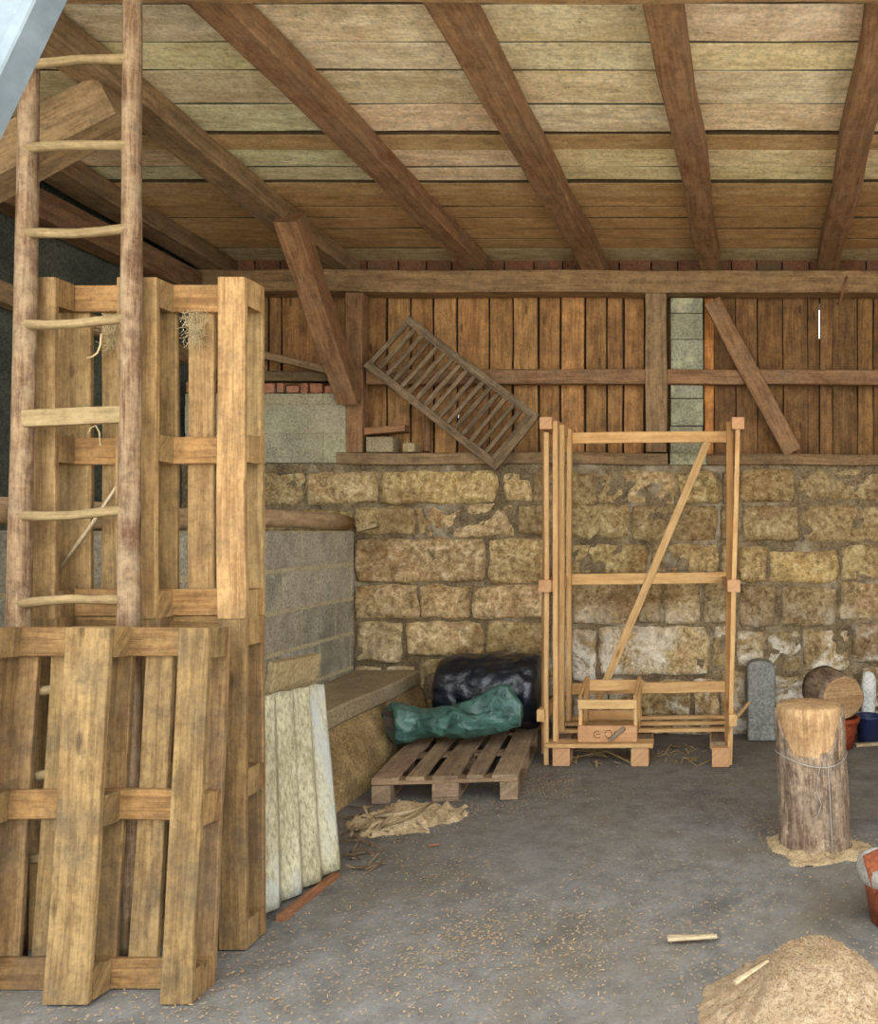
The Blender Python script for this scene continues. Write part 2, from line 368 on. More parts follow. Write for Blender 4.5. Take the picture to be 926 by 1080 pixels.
# back wall: stonework, block infill, brick course, cladding
wb = shell('wall_back', (0, 6.6, 0))
S = F/YW
stones = [
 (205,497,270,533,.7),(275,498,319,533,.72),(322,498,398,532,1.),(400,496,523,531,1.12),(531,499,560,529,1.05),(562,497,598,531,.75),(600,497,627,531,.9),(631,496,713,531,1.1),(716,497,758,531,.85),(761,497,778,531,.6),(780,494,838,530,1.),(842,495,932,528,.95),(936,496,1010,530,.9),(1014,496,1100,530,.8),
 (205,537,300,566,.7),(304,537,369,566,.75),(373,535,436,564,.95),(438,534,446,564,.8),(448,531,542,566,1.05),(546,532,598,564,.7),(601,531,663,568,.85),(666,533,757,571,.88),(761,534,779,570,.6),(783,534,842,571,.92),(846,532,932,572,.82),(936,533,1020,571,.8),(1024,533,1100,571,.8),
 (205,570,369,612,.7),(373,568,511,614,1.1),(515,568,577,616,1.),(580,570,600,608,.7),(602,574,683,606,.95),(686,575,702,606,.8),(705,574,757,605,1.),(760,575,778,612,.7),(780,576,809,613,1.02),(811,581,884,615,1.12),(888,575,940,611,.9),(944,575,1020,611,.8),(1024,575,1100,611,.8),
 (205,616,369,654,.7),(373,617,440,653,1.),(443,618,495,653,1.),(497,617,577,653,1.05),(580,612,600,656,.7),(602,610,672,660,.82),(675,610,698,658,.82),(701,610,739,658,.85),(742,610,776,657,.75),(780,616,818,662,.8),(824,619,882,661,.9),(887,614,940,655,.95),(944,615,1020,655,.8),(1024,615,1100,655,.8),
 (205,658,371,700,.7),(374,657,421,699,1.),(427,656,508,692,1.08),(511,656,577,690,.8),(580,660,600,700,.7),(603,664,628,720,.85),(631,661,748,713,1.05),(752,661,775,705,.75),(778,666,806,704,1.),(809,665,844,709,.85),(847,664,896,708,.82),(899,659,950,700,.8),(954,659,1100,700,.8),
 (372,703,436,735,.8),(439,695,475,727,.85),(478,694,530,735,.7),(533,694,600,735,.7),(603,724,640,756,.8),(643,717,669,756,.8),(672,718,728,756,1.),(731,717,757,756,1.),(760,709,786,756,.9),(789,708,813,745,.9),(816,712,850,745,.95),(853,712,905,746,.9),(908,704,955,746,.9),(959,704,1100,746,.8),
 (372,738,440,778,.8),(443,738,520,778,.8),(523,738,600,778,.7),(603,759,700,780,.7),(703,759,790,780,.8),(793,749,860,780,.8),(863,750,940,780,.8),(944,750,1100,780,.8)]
mb = MB()
def add_stone(mb, x0, z0, x1, z1, y, tint, seed):
    w, h = x1-x0, z1-z0; nx = max(4, int(w/.024)); nz = max(4, int(h/.024))
    mb.tint = tint; dep = random.uniform(.03, .075); rnd = random.uniform(2.2, 4)
    def pt(i, j):
        u, v = i/nx, j/nz
        a, b = 2*u-1, 2*v-1
        # squircle rounding of the outline
        k = 1-.06*abs(a*b)**2
        ex, ez = min(u, 1-u)*w, min(v, 1-v)*h; e = min(ex, ez)
        x = x0+w*(.5+a*k/2); z = z0+h*(.5+b*k/2)
        x += .022*noise.noise((z*7, seed, 1)); z += .022*noise.noise((x*6, seed, 2))
        d = dep*min(1, (e/.035))**.55 if e > 0 else -.05
        n = noise.fractal((x*5.5, seed*1.7, z*5.5), .8, 2, 5)*.028+noise.noise((x*28, seed, z*28))*.007
        return (x, y-d-(n if e > 0 else 0), z)
    g = [[mb.v(pt(i, j)) for i in range(nx+1)] for j in range(nz+1)]
    for j in range(nz):
        for i in range(nx): mb.f([g[j][i], g[j][i+1], g[j+1][i+1], g[j+1][i]], smooth=True)
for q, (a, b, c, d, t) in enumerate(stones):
    w = random.uniform(.85, 1.12)*(1. if c < 600 else .84 if c < 780 else .76)  # stones further right are darker: shade put into their tint
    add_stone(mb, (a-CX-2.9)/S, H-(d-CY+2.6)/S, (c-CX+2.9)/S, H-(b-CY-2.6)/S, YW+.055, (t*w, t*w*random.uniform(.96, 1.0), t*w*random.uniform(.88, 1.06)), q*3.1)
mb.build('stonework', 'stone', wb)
mb = MB()
nx, nz = 150, 52
g = [[mb.v((-4.1+6.9*i/nx, YW+.028+.03*noise.fractal((i*.35, 0, j*.35), .8, 2, 4), 2.03*j/nz)) for i in range(nx+1)] for j in range(nz+1)]
for j in range(nz):
    for i in range(nx): mb.f([g[j][i], g[j][i+1], g[j+1][i+1], g[j+1][i]], smooth=True)
mb.build('mortar', 'mortar', wb)
mb = MB(); mb.box((-.65, 6.67, 1.0), (6.9, .38, 2.0), wob=0); mb.build('wall_core', 'mortar', wb)
# block infill in the left bay
mb = MB()
zz = [2.03, 2.25, 2.47, 2.555]
for r in range(3):
    x = -3.95+(0 if r % 2 else .2)
    while x < -2.75:
        x2 = min(x+.42, -2.74)
        if x2-x > .05: mb.box(((x+x2)/2, 6.5, (zz[r]+zz[r+1])/2), (x2-x-.006, .2, zz[r+1]-zz[r]-.006), wob=.002, tint=rt(.06), n=6)
        x += .42
mb.tint = (1, 1, 1); mb.box((-3.345, 6.503, 2.29), (1.2, .2, .52), wob=.0, n=1, tint=(.92, .92, .9)); mb.build('block_infill', 'render', wb)
mb = MB(); x = -3.95
while x < -2.76:
    w = random.choice([.07, .1, .11, .15]); hgt = random.uniform(.045, .085)
    x2 = min(x+w, -2.74)
    mb.box(((x+x2)/2, 6.5, 2.555+hgt/2+.002), (x2-x-.02, .19, hgt), wob=.003, ch=.006, tint=rt(.15), n=2); x += w
mb.build('brick_course', 'brick', wb)
mb = MB(); x = -3.95
while x < 2.6:
    w = random.uniform(.19, .25)
    mb.box((x+w/2, 6.64, 3.545), (w-.012, .1, .15), wob=.002, ch=.004, tint=tuple(c*d for c, d in zip(rt(.2), (.5, .55, .55))), n=3); x += w
mb.build('eaves_bricks', 'brick', wb)
# cladding
gaps = [150,178,206,232,258,283,297,340,373,408,433,457,482,516,541,568,591,617,640,657.5,680,704,742,753,776,799,826,852,864.5,878,904.6,921,944,970,996,1022,1048,1075,1100,1128]
YB = 6.6; SB = F/YB
X_ = lambda p: (p-CX)/SB
mb = MB()
for a, b in zip(gaps[:-1], gaps[1:]):
    if b-a < 3: continue
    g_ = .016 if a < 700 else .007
    t = rt(.2, .05); k = .95 if a < 690 else .54  # right-hand boards carry painted shade as a lower tint
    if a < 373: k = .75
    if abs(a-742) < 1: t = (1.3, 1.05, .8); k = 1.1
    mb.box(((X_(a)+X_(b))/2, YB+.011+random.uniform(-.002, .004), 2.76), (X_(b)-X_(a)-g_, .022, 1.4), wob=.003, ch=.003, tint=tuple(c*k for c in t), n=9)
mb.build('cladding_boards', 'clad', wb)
mb = MB()
slits = [(864.5, 319, 356), (482, 429, 440)]
xs = X_(gaps[0]); 
for px, ya, yb in sorted(slits):
    xa, xb = X_(px)-.006, X_(px)+.006; za, zb = H-(yb-CY)/SB, H-(ya-CY)/SB
    mb.box(((xs+xa)/2, YB+.045, 2.83), (xa-xs, .02, 1.7), wob=0, n=1)
    mb.box(((xa+xb)/2, YB+.045, (1.98+za)/2), (xb-xa, .02, za-1.98), axis=2, wob=0, ch=0, n=1)
    mb.box(((xa+xb)/2, YB+.045, (zb+3.68)/2), (xb-xa, .02, 3.68-zb), axis=2, wob=0, ch=0, n=1); xs = xb
mb.box(((xs+2.8)/2, YB+.045, 2.83), (2.8-xs, .02, 1.7), wob=0, n=1)
mb.build('backing_boards', 'clad_dark', wb)

# side walls
wl = shell('wall_left', (XL, 3.4, 0))
mb = MB()
nx, nz = 40, 24
g = [[mb.v((XL+.03*noise.fractal((i*.3, 7, j*.3), .8, 2, 4), 1.7+5.1*i/nx, 3.9*j/nz)) for i in range(nx+1)] for j in range(nz+1)]
for j in range(nz):
    for i in range(nx): mb.f([g[j][i], g[j+1][i], g[j+1][i+1], g[j][i+1]], smooth=True)
mb.build('plaster_face', 'plaster', wl)
mb = MB(); mb.box((XL-.12, 4.25, 1.95), (.16, 5.1, 3.9), wob=0); mb.build('wall_core', 'plaster', wl)
wr = shell('wall_right', (XR, 3.4, 0)); mb = MB(); y = 2.8  # out of view; near end placed to tune light on the back wall
while y < 6.7:
    mb.box((XR+.02, y+.1, 1.9), (.03, .19, 3.8), wob=.002, tint=rt(.15), n=6); y += .2
mb.build('cladding_boards', 'clad', wr)
mb = MB(); mb.box((XR+.06, 4.8, 1.9), (.03, 4.0, 3.8), wob=0); mb.build('backing_boards', 'clad_dark', wr)

# ------------------------------------------------------------------ timber frame of the back wall
def timber(name, label, cat, p0, p1, w, h, up=(0, 0, 1), mat='beam', tint=(1, 1, 1), wob=.006, ch=.006, group=None):
    m = MB(); m.beam(p0, p1, w, h, up, n=max(4, int((Vector(p1)-Vector(p0)).length/.18)), wob=wob, ch=ch, tint=tint)
    return tag(m.build(name, mat), label, cat, group)
timber('wall_plate', 'long horizontal wall plate carrying the rafter ends along the back wall', 'beam', (-3.95, 6.475, 3.40), (2.65, 6.475, 3.385), .17, .165, mat='beam_grey', tint=(1.02, .98, .9))
timber('middle_rail', 'horizontal middle rail across the cladding, passing in front of the block column', 'beam', (-2.6, 6.475, 2.69), (2.65, 6.475, 2.675), .075, .11, mat='beam', tint=(1, 1, 1))
timber('sill_beam', 'sill beam on the stone wall under the hay rack, left of the column', 'beam', (-2.80, 6.48, 2.063), (-.325, 6.48, 2.063), .2, .085, mat='beam_grey', tint=(1, 1, 1))
timber('sill_beam', 'sill beam on the stone wall right of the column, under the diagonal brace', 'beam', (-.03, 6.48, 2.055), (2.65, 6.48, 2.055), .2, .08, mat='beam_grey', tint=(.8, .78, .75))
timber('wall_post', 'upright timber post at left, where the slanting roof brace lands', 'post', P(376, 477.5, 6.47), P(377, 311, 6.47), .13, .12, (0, 1, 0), mat='beam', tint=(1.05, 1, .95))
timber('wall_post', 'upright timber post standing just left of the grey block column', 'post', P(692, 477.5, 6.48), P(692, 311, 6.48), .16, .13, (0, 1, 0), mat='beam_grey')
timber('diagonal_brace', 'diagonal brace on the cladding right of the block column', 'brace', P(751, 318, 6.405), P(836, 477, 6.405), .135, .05, (0, 1, 0), mat='beam')
timber('slanting_brace', 'slanting roof brace from the left post up to the thick rafter', 'brace', (-2.69, 6.36, 2.50), (-2.70, 5.46, 3.53), .16, .15, (1, 0, 0), mat='beam', tint=(1.05, 1, .95), wob=.008)
timber('loose_lath', 'loose sloping lath lying above the red brick tops at left', 'lath', P(240, 366, 6.42), P(363, 395, 6.42), .06, .055, (0, 0, 1), mat='beam_grey')
timber('bay_rail', 'short dark rail lying on the brick tops, under the loose lath', 'beam', P(205, 396, 6.53), P(365, 398, 6.53), .1, .075, (0, 0, 1), mat='beam_grey', tint=(.6, .62, .55))
timber('side_plate', 'dark plate beam along the top of the plastered left wall', 'beam', (-3.88, 1.75, 3.40), (-3.88, 6.37, 3.37), .16, .17, mat='beam', tint=(.75, .75, .75))
timber('side_rail', 'timber rail along the plastered left wall behind the ladder', 'beam', (-3.93, 1.75, 2.83), (-3.93, 6.37, 2.83), .1, .12, mat='beam_grey', tint=(1, 1, 1))
timber('knee_brace', 'big greyed knee brace behind the ladder, rising right to the thick rafter', 'brace', P(-162, 258, 4.0), P(126, 109, 4.0), .17, .2, (0, 0, 1), mat='beam_grey', tint=(1.05, 1.05, 1.02), wob=.008)

# block column
m = MB(); zc = [2.02, 2.32, 2.53, 2.74, 2.98, 3.18, 3.30]
for i in range(6):
    m.box((-.187+random.uniform(-.004, .004), 6.54, (zc[i]+zc[i+1])/2), (.243, .07, zc[i+1]-zc[i]-.006), axis=0, wob=.001, tint=rt(.1), n=4)
m.box((-.17, 6.49, 2.06), (.275, .18, .085), wob=.002, tint=(1, 1, .95))
tag(m.build('block_column', 'column'), 'narrow grey concrete block column between post and diagonal brace', 'column')
# hook
m = MB(); m.tube([P(893, 292, 6.37), P(891, 300, 6.34), P(888, 312, 6.34), P(885, 322, 6.36), P(883, 320, 6.38)], .008, 6)
tag(m.build('iron_hook', 'darklath'), 'rusty hook hanging on the wall plate at right', 'hook')

# hay rack
hr = thing('hay_rack', 'weathered slatted hay rack leaning tilted against the back wall cladding', 'rack', P(525, 494, 6.3))
def Q(px, py): return P(px, py, 6.33-(py-335)/160*.03)
for a, b in (((429, 336), (567, 441)), ((387, 384), (526, 493))):
    m = MB(); m.beam(Q(*a), Q(*b), .062, .05, (0, 1, 0), wob=.005, tint=rt(.1)); m.build('rail', 'hay', hr)
m = MB(); m.beam(Q(524, 492), Q(566, 440), .055, .03, (0, 1, 0), wob=.003, tint=(1.15, 1.15, 1.1)); 
for v in m.bm.verts: v.co.y -= .04
m.build('end_bar', 'hay', hr)
for k in range(17):
    t = .015+.93*k/16
    a = (429+138*t, 338+105*t); b = (388+138*t, 383+109*t)
    m = MB(); m.beam(Q(*b), Q(*a), .034, .022, (0, 1, 0), wob=.003, tint=rt(.15)); m.build('slat', 'hay', hr)
# things on the sill
m = MB(); m.box(P(404, 470, 6.47), (.2, .14, .118), wob=.004, ch=.008, tint=(1, 1, 1)); tag(m.build('concrete_block', 'concrete_cap'), 'grey stone block sitting on the sill beam beside the left post', 'block')
m = MB(); m.beam(P(387, 456, 6.47)+Vector((0, 0, .002)), P(430, 452.5, 6.47)+Vector((0, 0, .004)), .12, .052, wob=.004, tint=(1.1, 1, .9)); tag(m.build('wood_offcut', 'beam'), 'rough wood offcut lying on top of the grey stone block', 'wood')
m = MB(); m.box(P(434, 472.5, 6.47), (.09, .12, .07), wob=.004, ch=.008); tag(m.build('small_block', 'slab'), 'small pale block on the sill beside the larger stone block', 'block')
m = MB(); m.tube([P(450, 476.5, 6.53), P(451, 460, 6.545), P(452, 436, 6.555)], [.03, .026, .018], 8, rough=.2); tag(m.build('wood_peg', 'beam'), 'short rounded stick standing on the sill behind the hay rack', 'stick')

# ------------------------------------------------------------------ low block wall, ledge and bank on the left
wall = thing('low_block_wall', 'low grey block wall on the left with a timber on top', 'wall', (-2.78, 4.5, 0))
mb = MB(); z = 0; r = 0
while z < 1.5:
    h = .255; y = 2.55+(.0 if r % 2 else .25)-.5
    while y < 6.36:
        a, b = max(y, 2.55), min(y+.5, 6.36)
        if b-a > .04: mb.box((-2.78, (a+b)/2, z+h/2), (.24, b-a-.022, h-.02), wob=.001, ch=.007, tint=rt(.16, .02), n=5)
        y += .5
    z += h; r += 1
mb.build('blocks', 'block', wall)
mb = MB(); mb.box((-2.78, 4.455, .765), (.233, 3.8, 1.51), wob=0, n=1); mb.build('mortar_joints', 'joint', wall)
m = MB(); m.tube([(-2.70+.012*math.sin(i*1.7), 2.45+i*.39, 1.592+.008*math.sin(i*1.1)) for i in range(11)], [.058+.006*math.sin(i*2.3) for i in range(11)], 12, rough=.1)
tag(m.build('timber_pole', 'pole'), 'rounded timber pole lying along the top of the low block wall', 'pole')
m = MB(); m.beam((-2.41, 3.9, .445), (-2.41, 6.36, .425), .49, .11, wob=.008, ch=.012, tint=(1, 1, 1))
tag(m.build('concrete_ledge', 'concrete_cap'), 'dusty concrete ledge along the foot of the low block wall', 'ledge')
mb = MB(); n1, n2 = 70, 22
def bank(i, j):
    t = i/n1; u = j/n2; Y = 3.9+2.48*t
    top = Vector((-2.2, Y, .385)); foot = Vector((-1.98-.09*t-.06*max(0, 1-t*2.2), Y, -.02))
    p = top.lerp(foot, u)
    p.x += .04*math.sin(u*math.pi)+.05*noise.fractal((Y*2.2, u*2, 1), .8, 2, 5)*math.sin(u*math.pi)
    p.z += .05*noise.fractal((Y*2.2, u*2.4, 4), .8, 2, 5)*math.sin(u*math.pi)
    return p
g = [[mb.v(bank(i, j)) for i in range(n1+1)] for j in range(n2+1)]
back = [mb.v((-2.6, 3.9+2.48*i/n1, .385)) for i in range(n1+1)]; base = [mb.v((-2.6, 3.9+2.48*i/n1, -.02)) for i in range(n1+1)]
for i in range(n1):
    for j in range(n2): mb.f([g[j][i], g[j][i+1], g[j+1][i+1], g[j+1][i]], smooth=True)
    mb.f([back[i], back[i+1], g[0][i+1], g[0][i]]); mb.f([base[i], base[i+1], back[i+1], back[i]])
for i in (0, n1): mb.f([back[i]]+[g[j][i] for j in range(n2+1)]+[base[i]])
tag(mb.build('earth_bank', 'earth'), 'sandy earth bank sloping down below the concrete ledge to the floor', 'earth', kind='stuff')

# ------------------------------------------------------------------ pallets
def pallet(name, label, Mx, mat, seed, L=1.2, W=.8, missing=(), tmul=1., group=None, wob=.003):
    """flat pallet in its own frame: x = length, y = width, z up (deck on top), origin at one bottom corner"""
    random.seed(seed)
    root = thing(name, label, 'pallet', mat=Mx, group=group)
    def put(nm, c, sz, tint):
        m = MB(); R = Mx.to_3x3()
        m.box(Mx @ Vector(c), sz, rot=R, wob=wob, ch=.003, tint=tuple(x*tmul for x in tint)); return m.build(nm, mat, root)
    ys = [(0, .1), (W/2-.0725, .145), (W-.1, .1)]
    xs_ = [(0, .1 if L < 1.19 else .1), (L/2-.05, .1), (L-.1, .1)]
    for y, w in ys: put('skid', (L/2, y+w/2, .011), (L, w, .022), rt(.1))
    for x, l in xs_:
        for y, w in ys: put('block', (x+l/2, y+w/2, .0615), (l, w, .078), rt(.14, .05))
        put('cross_board', (x+l/2, W/2, .111), (l, W, .021), tuple(c*d for c, d in zip(rt(.12), (1.02, .92, .84))))
    gap = (W-.145*3-.1*2)/4; y = 0
    for k, w in enumerate((.145, .1, .145, .1, .145)):
        if k not in missing: put('deck_board', (L/2+random.uniform(-.004, .004), y+w/2, .133), (L, w-.004, .022), rt(.14, .05))
        y += w+gap
    return root
def upright(x, y, z, lean=0., roll=0.):
    R = Matrix(((0, 1, 0), (0, 0, 1), (1, 0, 0))).to_4x4()
    return Matrix.Translation((x, y, z)) @ Matrix.Rotation(-lean, 4, 'X') @ Matrix.Rotation(roll, 4, 'Y') @ R
PG = 'wooden pallets'
pallet('wooden_pallet', 'pale pallet standing on end behind the ladder, the upper one of the stack', upright(-2.475, 3.085, 1.203, .0, .0), 'pallet', 11, 1.235, .79, group=PG)
pallet('wooden_pallet', 'pallet standing on end under the upper one, hidden behind the leaning pallet', upright(-2.475, 3.09, .003), 'pallet_front', 12, 1.2, .79, group=PG)
pallet('wooden_pallet', 'worn pallet leaning in front at bottom left, covering the ladder foot', upright(-2.47, 2.735, .002, .083), 'pallet_front', 13, 1.2, .8, group=PG, wob=.004)
Mf = Matrix.Translation((-1.095, 4.832, .001)) @ Matrix.Rotation(math.radians(96), 4, 'Z')
pallet('wooden_pallet', 'dusty grey pallet lying flat on the floor under the green tarp', Mf, 'pallet_grey', 14, 1.2, .8, group=PG)
random.seed(21)

# ladder
lad = thing('wooden_ladder', 'long rustic pole ladder standing against the upright pallets', 'ladder', (-2.22, 2.96, 0))
def ly(z): return 2.955+z*.035
def lx(z, side): return (-2.418-.010*z) if side < 0 else (-2.022-.018*z)
for sd in (-1, 1):
    zs = [0, .3, .6, .9, 1.2, 1.5, 1.8, 2.1, 2.4, 2.7, 3.0, 3.25] + ([3.36] if sd < 0 else [3.42, 3.5])
    m = MB(); m.tube([(lx(z, sd)+.006*noise.noise((z*1.1, sd, 0)), ly(z), z) for z in zs], [(.041-.003*z) for z in zs], 12, rough=.12); m.build('rail', 'ladder', lad)
for py in (68, 157, 247, 342, 441, 543, 634, 728, 815, 905):
    z = H-(py-CY)*3.02/F; z = H-(py-CY)*ly(z)/F
    m = MB()
    a, b = Vector((lx(z, -1)-.005, ly(z)-.015, z-.006)), Vector((lx(z, 1)+.005, ly(z)-.015, z+.012))
    if py == 441: m.beam(a, b, .03, .06, wob=.003)
    else: m.tube([a.lerp(b, t)+Vector((0, 0, .006*math.sin(t*5+py))) for t in (0, .25, .5, .75, 1)], [.019, .017, .016, .017, .019], 8, rough=.15)
    m.build('rung', 'rung', lad)

# stick, twine and straw caught in the pallet
m = MB(); m.tube([P(60, 603, 3.17), P(95, 556, 3.16), P(128, 506, 3.15)], [.008, .007, .006], 6); tag(m.build('thin_stick', 'chip'), 'thin pale stick stuck diagonally in the upper upright pallet', 'stick')
m = MB(); m.tube([P(x, y, 3.16) for x, y in ((92, 378), (98, 376), (103, 372), (106, 364), (107, 352))], .0035, 6); tag(m.build('twine_loop', 'twine'), 'curl of twine hanging in the upper pallet below its top board', 'twine')
m = MB(); m.tube([P(x, y, 3.10) for x, y in ((93, 458), (96, 451), (101, 449), (105, 456), (106, 470))], .003, 6); tag(m.build('twine_loop', 'twine'), 'short twine loop hanging over the middle board of the upper pallet', 'twine')
def tuft(cx, cy, Y, w, h, n, label):
    m = MB()
    for k in range(n):
        t = random.random()
        x, y = cx+random.gauss(0, w*.30)*(1-.4*t), cy-h*.5+h*t
        q = [P(x, y, Y+random.uniform(-.012, .012))]; a = random.uniform(-.9, .9)-math.pi/2
        for _ in range(4):
            a += random.uniform(-.9, .9)
            q.append(q[-1]+Vector((math.cos(a)*.009, random.uniform(-.003, .003), math.sin(a)*.011)))
        m.tube(q, .0007, 3, caps=(False, False))
    tag(m.build('straw_tuft', 'straw'), label, 'straw', kind='stuff')
tuft(205, 343, 3.17, 20, 34, 220, 'wisp of straw and cobweb under the top board, right bay of upper pallet')
tuft(117, 348, 3.17, 16, 34, 150, 'wisp of straw and cobweb behind the ladder in the upper pallet')

# galvanised rail close to the camera
gr = thing('steel_door_rail', 'pale galvanised steel rail crossing the top left corner', 'rail', P(-10, 60, 1.62))
a, b = P(70, -35, 1.6), P(-330, 790, 1.6)
a = P(20, -35, 1.60)+Vector((0, 0, 0)); d = (P(0, 115, 1.6)-P(55, 0, 1.6)).normalized()
off = Vector((-d.z, 0, d.x)); off = off if off.x < 0 else -off
top = P(55, 0, 1.6)-d*1.15; t_ = (.0-top.z)/d.z; bot = top+d*t_
m = MB(); m.beam(top+off*.012, bot+off*.012, .024, .06, (0, 1, 0), n=2, wob=0, tint=(1.1, 1.1, 1.1)); m.build('front_flange', 'steel', gr)
m = MB(); m.beam(top+off*.068+Vector((0, .02, 0)), bot+off*.068+Vector((0, .02, 0)), .088, .012, (0, 1, 0), n=2, wob=0); m.build('web', 'steel', gr)
m = MB(); c = P(24, 18, 1.6); m.tube([c+Vector((0, .012, 0)), c+Vector((0, -.008, 0))], .011, 10, smooth=False); m.tube([c+Vector((0, 0, 0)), c+Vector((0, -.016, 0))], .006, 8)
m.build('bolt', 'steel', gr)

# corrugated sheet, board behind it, lath on the floor
def lerp(a, b, t): return a+(b-a)*t
TL, TR = Vector((-1.845, 3.40, .85)), Vector((-1.80, 4.0, .809))
BL, BR = Vector((-1.775, 3.27, .012)), Vector((-1.66, 3.86, .012))
m = MB(); nu, nv = 60, 14; nrm = (TR-TL).cross(BL-TL).normalized(); nrm = nrm if nrm.x > 0 else -nrm
def shp(u, v, off):
    p = lerp(lerp(BL, BR, u), lerp(TL, TR, u), v)
    w = math.sin(u*2*math.pi*4.6+.9+.3*noise.noise((u*3, v, 0))); w = (2/math.pi)*math.asin(max(-1, min(1, w)))*1.25*(1+.3*noise.noise((u*9, v*2, 3)))
    return p+nrm*(.015*w+off)+Vector((0, 0, (.012*noise.noise((u*14, 0, 0)) if v == 1 else 0)))
m.tint = (1, 1, 1)
fr = [[m.v(shp(i/nu, j/nv, .004)) for i in range(nu+1)] for j in range(nv+1)]
bk = [[m.v(shp(i/nu, j/nv, -.004)) for i in range(nu+1)] for j in range(nv+1)]
for j in range(nv):
    for i in range(nu):
        m.f([fr[j][i], fr[j][i+1], fr[j+1][i+1], fr[j+1][i]], smooth=True); m.f([bk[j][i], bk[j+1][i], bk[j+1][i+1], bk[j][i+1]], smooth=True)
for i in range(nu):
    m.f([fr[nv][i], fr[nv][i+1], bk[nv][i+1], bk[nv][i]]); m.f([fr[0][i], bk[0][i], bk[0][i+1], fr[0][i+1]])
for j in range(nv):
    m.f([fr[j][nu], bk[j][nu], bk[j+1][nu], fr[j+1][nu]]); m.f([fr[j][0], fr[j+1][0], bk[j+1][0], bk[j][0]])
tag(m.build('corrugated_sheet', 'sheet'), 'lichened corrugated sheet leaning on edge right of the upright pallets', 'sheet')
m = MB(); m.beam((-2.05, 3.88, .0), (-1.885, 3.88, .945), .44, .035, (1, 0, .1), wob=.002, ch=.004, skew=-.05)
tag(m.build('flat_board', 'slab'), 'buff flat board standing behind the corrugated sheet, top edge showing', 'board')
m = MB(); m.beam(P(293, 972, 3.33)+Vector((.01, 0, 0)), P(355, 926, 3.76), .035, .03, wob=.004)
for v in m.bm.verts: v.co.z += .012
tag(m.build('floor_lath', 'darklath'), 'reddish brown lath lying on the floor along the corrugated sheet', 'lath')

# ------------------------------------------------------------------ black roll and green tarp
rr = random.Random(3)
m = MB(); rings = []; N = 40
base_prof = [(0., .06), (.008, .13), (.02, .20), (.05, .238), (.1, .25), (.2, .256), (.35, .25), (.5, .257), (.65, .25), (.8, .254), (.9, .25), (.95, .236), (.98, .2), (.99, .13), (1., .06)]
prof = []
for (t0, r0), (t1, r1) in zip(base_prof, base_prof[1:]):
    k_ = max(1, int((t1-t0)/.018)); prof += [(t0+(t1-t0)*q/k_, r0+(r1-r0)*q/k_) for q in range(k_)]
prof.append(base_prof[-1]); N = 90
for i, (t, r) in enumerate(prof):
    c = Vector((-1.895+.73*t, 5.94+.02*t, .402))
    ring = []
    for k in range(N):
        q = 2*math.pi*k/N
        rad = r*(1+.05*(noise.ridged_multi_fractal((math.cos(q)*1.6, math.sin(q)*1.6, t*3.2), .9, 2.1, 5, 1, 2)-1.1)+.03*noise.noise((math.cos(q)*5, math.sin(q)*5, t*12)))
        p = c+Vector((0, math.cos(q)*rad, math.sin(q)*rad*1.02)); p.z = max(p.z, .148)
        ring.append(p)
    rings.append(ring)
m.loft(rings, smooth=True)
tag(m.build('plastic_roll', 'black'), 'shiny black plastic wrapped bale lying across the back of the flat pallet', 'bale')
tp = thing('green_tarp', 'crumpled green tarpaulin bag lying on the flat pallet before the black bale', 'tarp', (-1.6, 5.5, .15))
# stations: px, top y, bottom y, half depth
st = [(410, 746, 774, .085), (413, 742, 780, .10), (420, 742, 784, .11), (430, 745, 784, .105), (442, 749, 779, .095), (455, 748, 776, .10), (470, 746, 777, .12), (485, 742, 777, .13), (500, 737, 777, .14), (513, 732, 776, .14), (524, 728, 773, .13), (532, 729, 771, .11), (541, 738, 768, .09), (549, 748, 765, .06)]
def station(t):
    x = t*(len(st)-1); i = min(int(x), len(st)-2); f = x-i
    return [a+(b-a)*f for a, b in zip(st[i], st[i+1])]
def sstep(a, b, x): x = max(0, min(1, (x-a)/(b-a))); return x*x*(3-2*x)
def tarp_ring(t, shrink=1., N=56):
    px, yt, yb, hd = station(t); Y = 5.47; out = []
    c = P(px, (yt+yb)/2, Y); hz = (yb-yt)/2*Y/F; op = sstep(480, 512, px)
    for k in range(N):
        q = 2*math.pi*k/N; cc, ss = math.cos(q), math.sin(q)
        cc = math.copysign(abs(cc)**.75, cc)
        hgt = ss*hz
        if ss > 0 and op > 0:          # open bag: low front lip, hollow, tall back flap
            prof = .05+1.0*sstep(-.1, .5, cc) if cc > -.25 else .05+.40*sstep(-.2, -.6, cc) if cc > -.7 else .40
            hgt = hgt*(1-op)+op*hz*(prof*2-1 if cc > -.7 else ss*.3)
        wv = noise.ridged_multi_fractal((cc*1.3+3, ss*1.3, px*.035), .9, 2.1, 4, 1, 2)-1.1
        wv2 = noise.noise((cc*3, ss*3, px*.10))
        p = c+Vector((.02*noise.noise((q*1.4, px*.1, 2)), cc*hd*(1+.10*wv+.08*wv2)*shrink, (hgt+.014*wv+.012*wv2)*shrink))
        p.x -= cc*hd*.8*max(0, 1-t/.22)
        p.z = max(p.z, .149+.004*noise.noise((q*3, px*.2, 0)) if px > 428 else .132)
        out.append(p)
    return out
NT_ = 70
m = MB(); m.loft([tarp_ring(i/NT_) for i in range(NT_+1)], smooth=True, caps=(False, True))
m.loft([tarp_ring(0), [p+Vector((-.004, 0, 0)) for p in tarp_ring(0, .93)], tarp_ring(.02, .86)], smooth=True, caps=(False, False))
m.build('tarp_skin', 'tarp', tp)
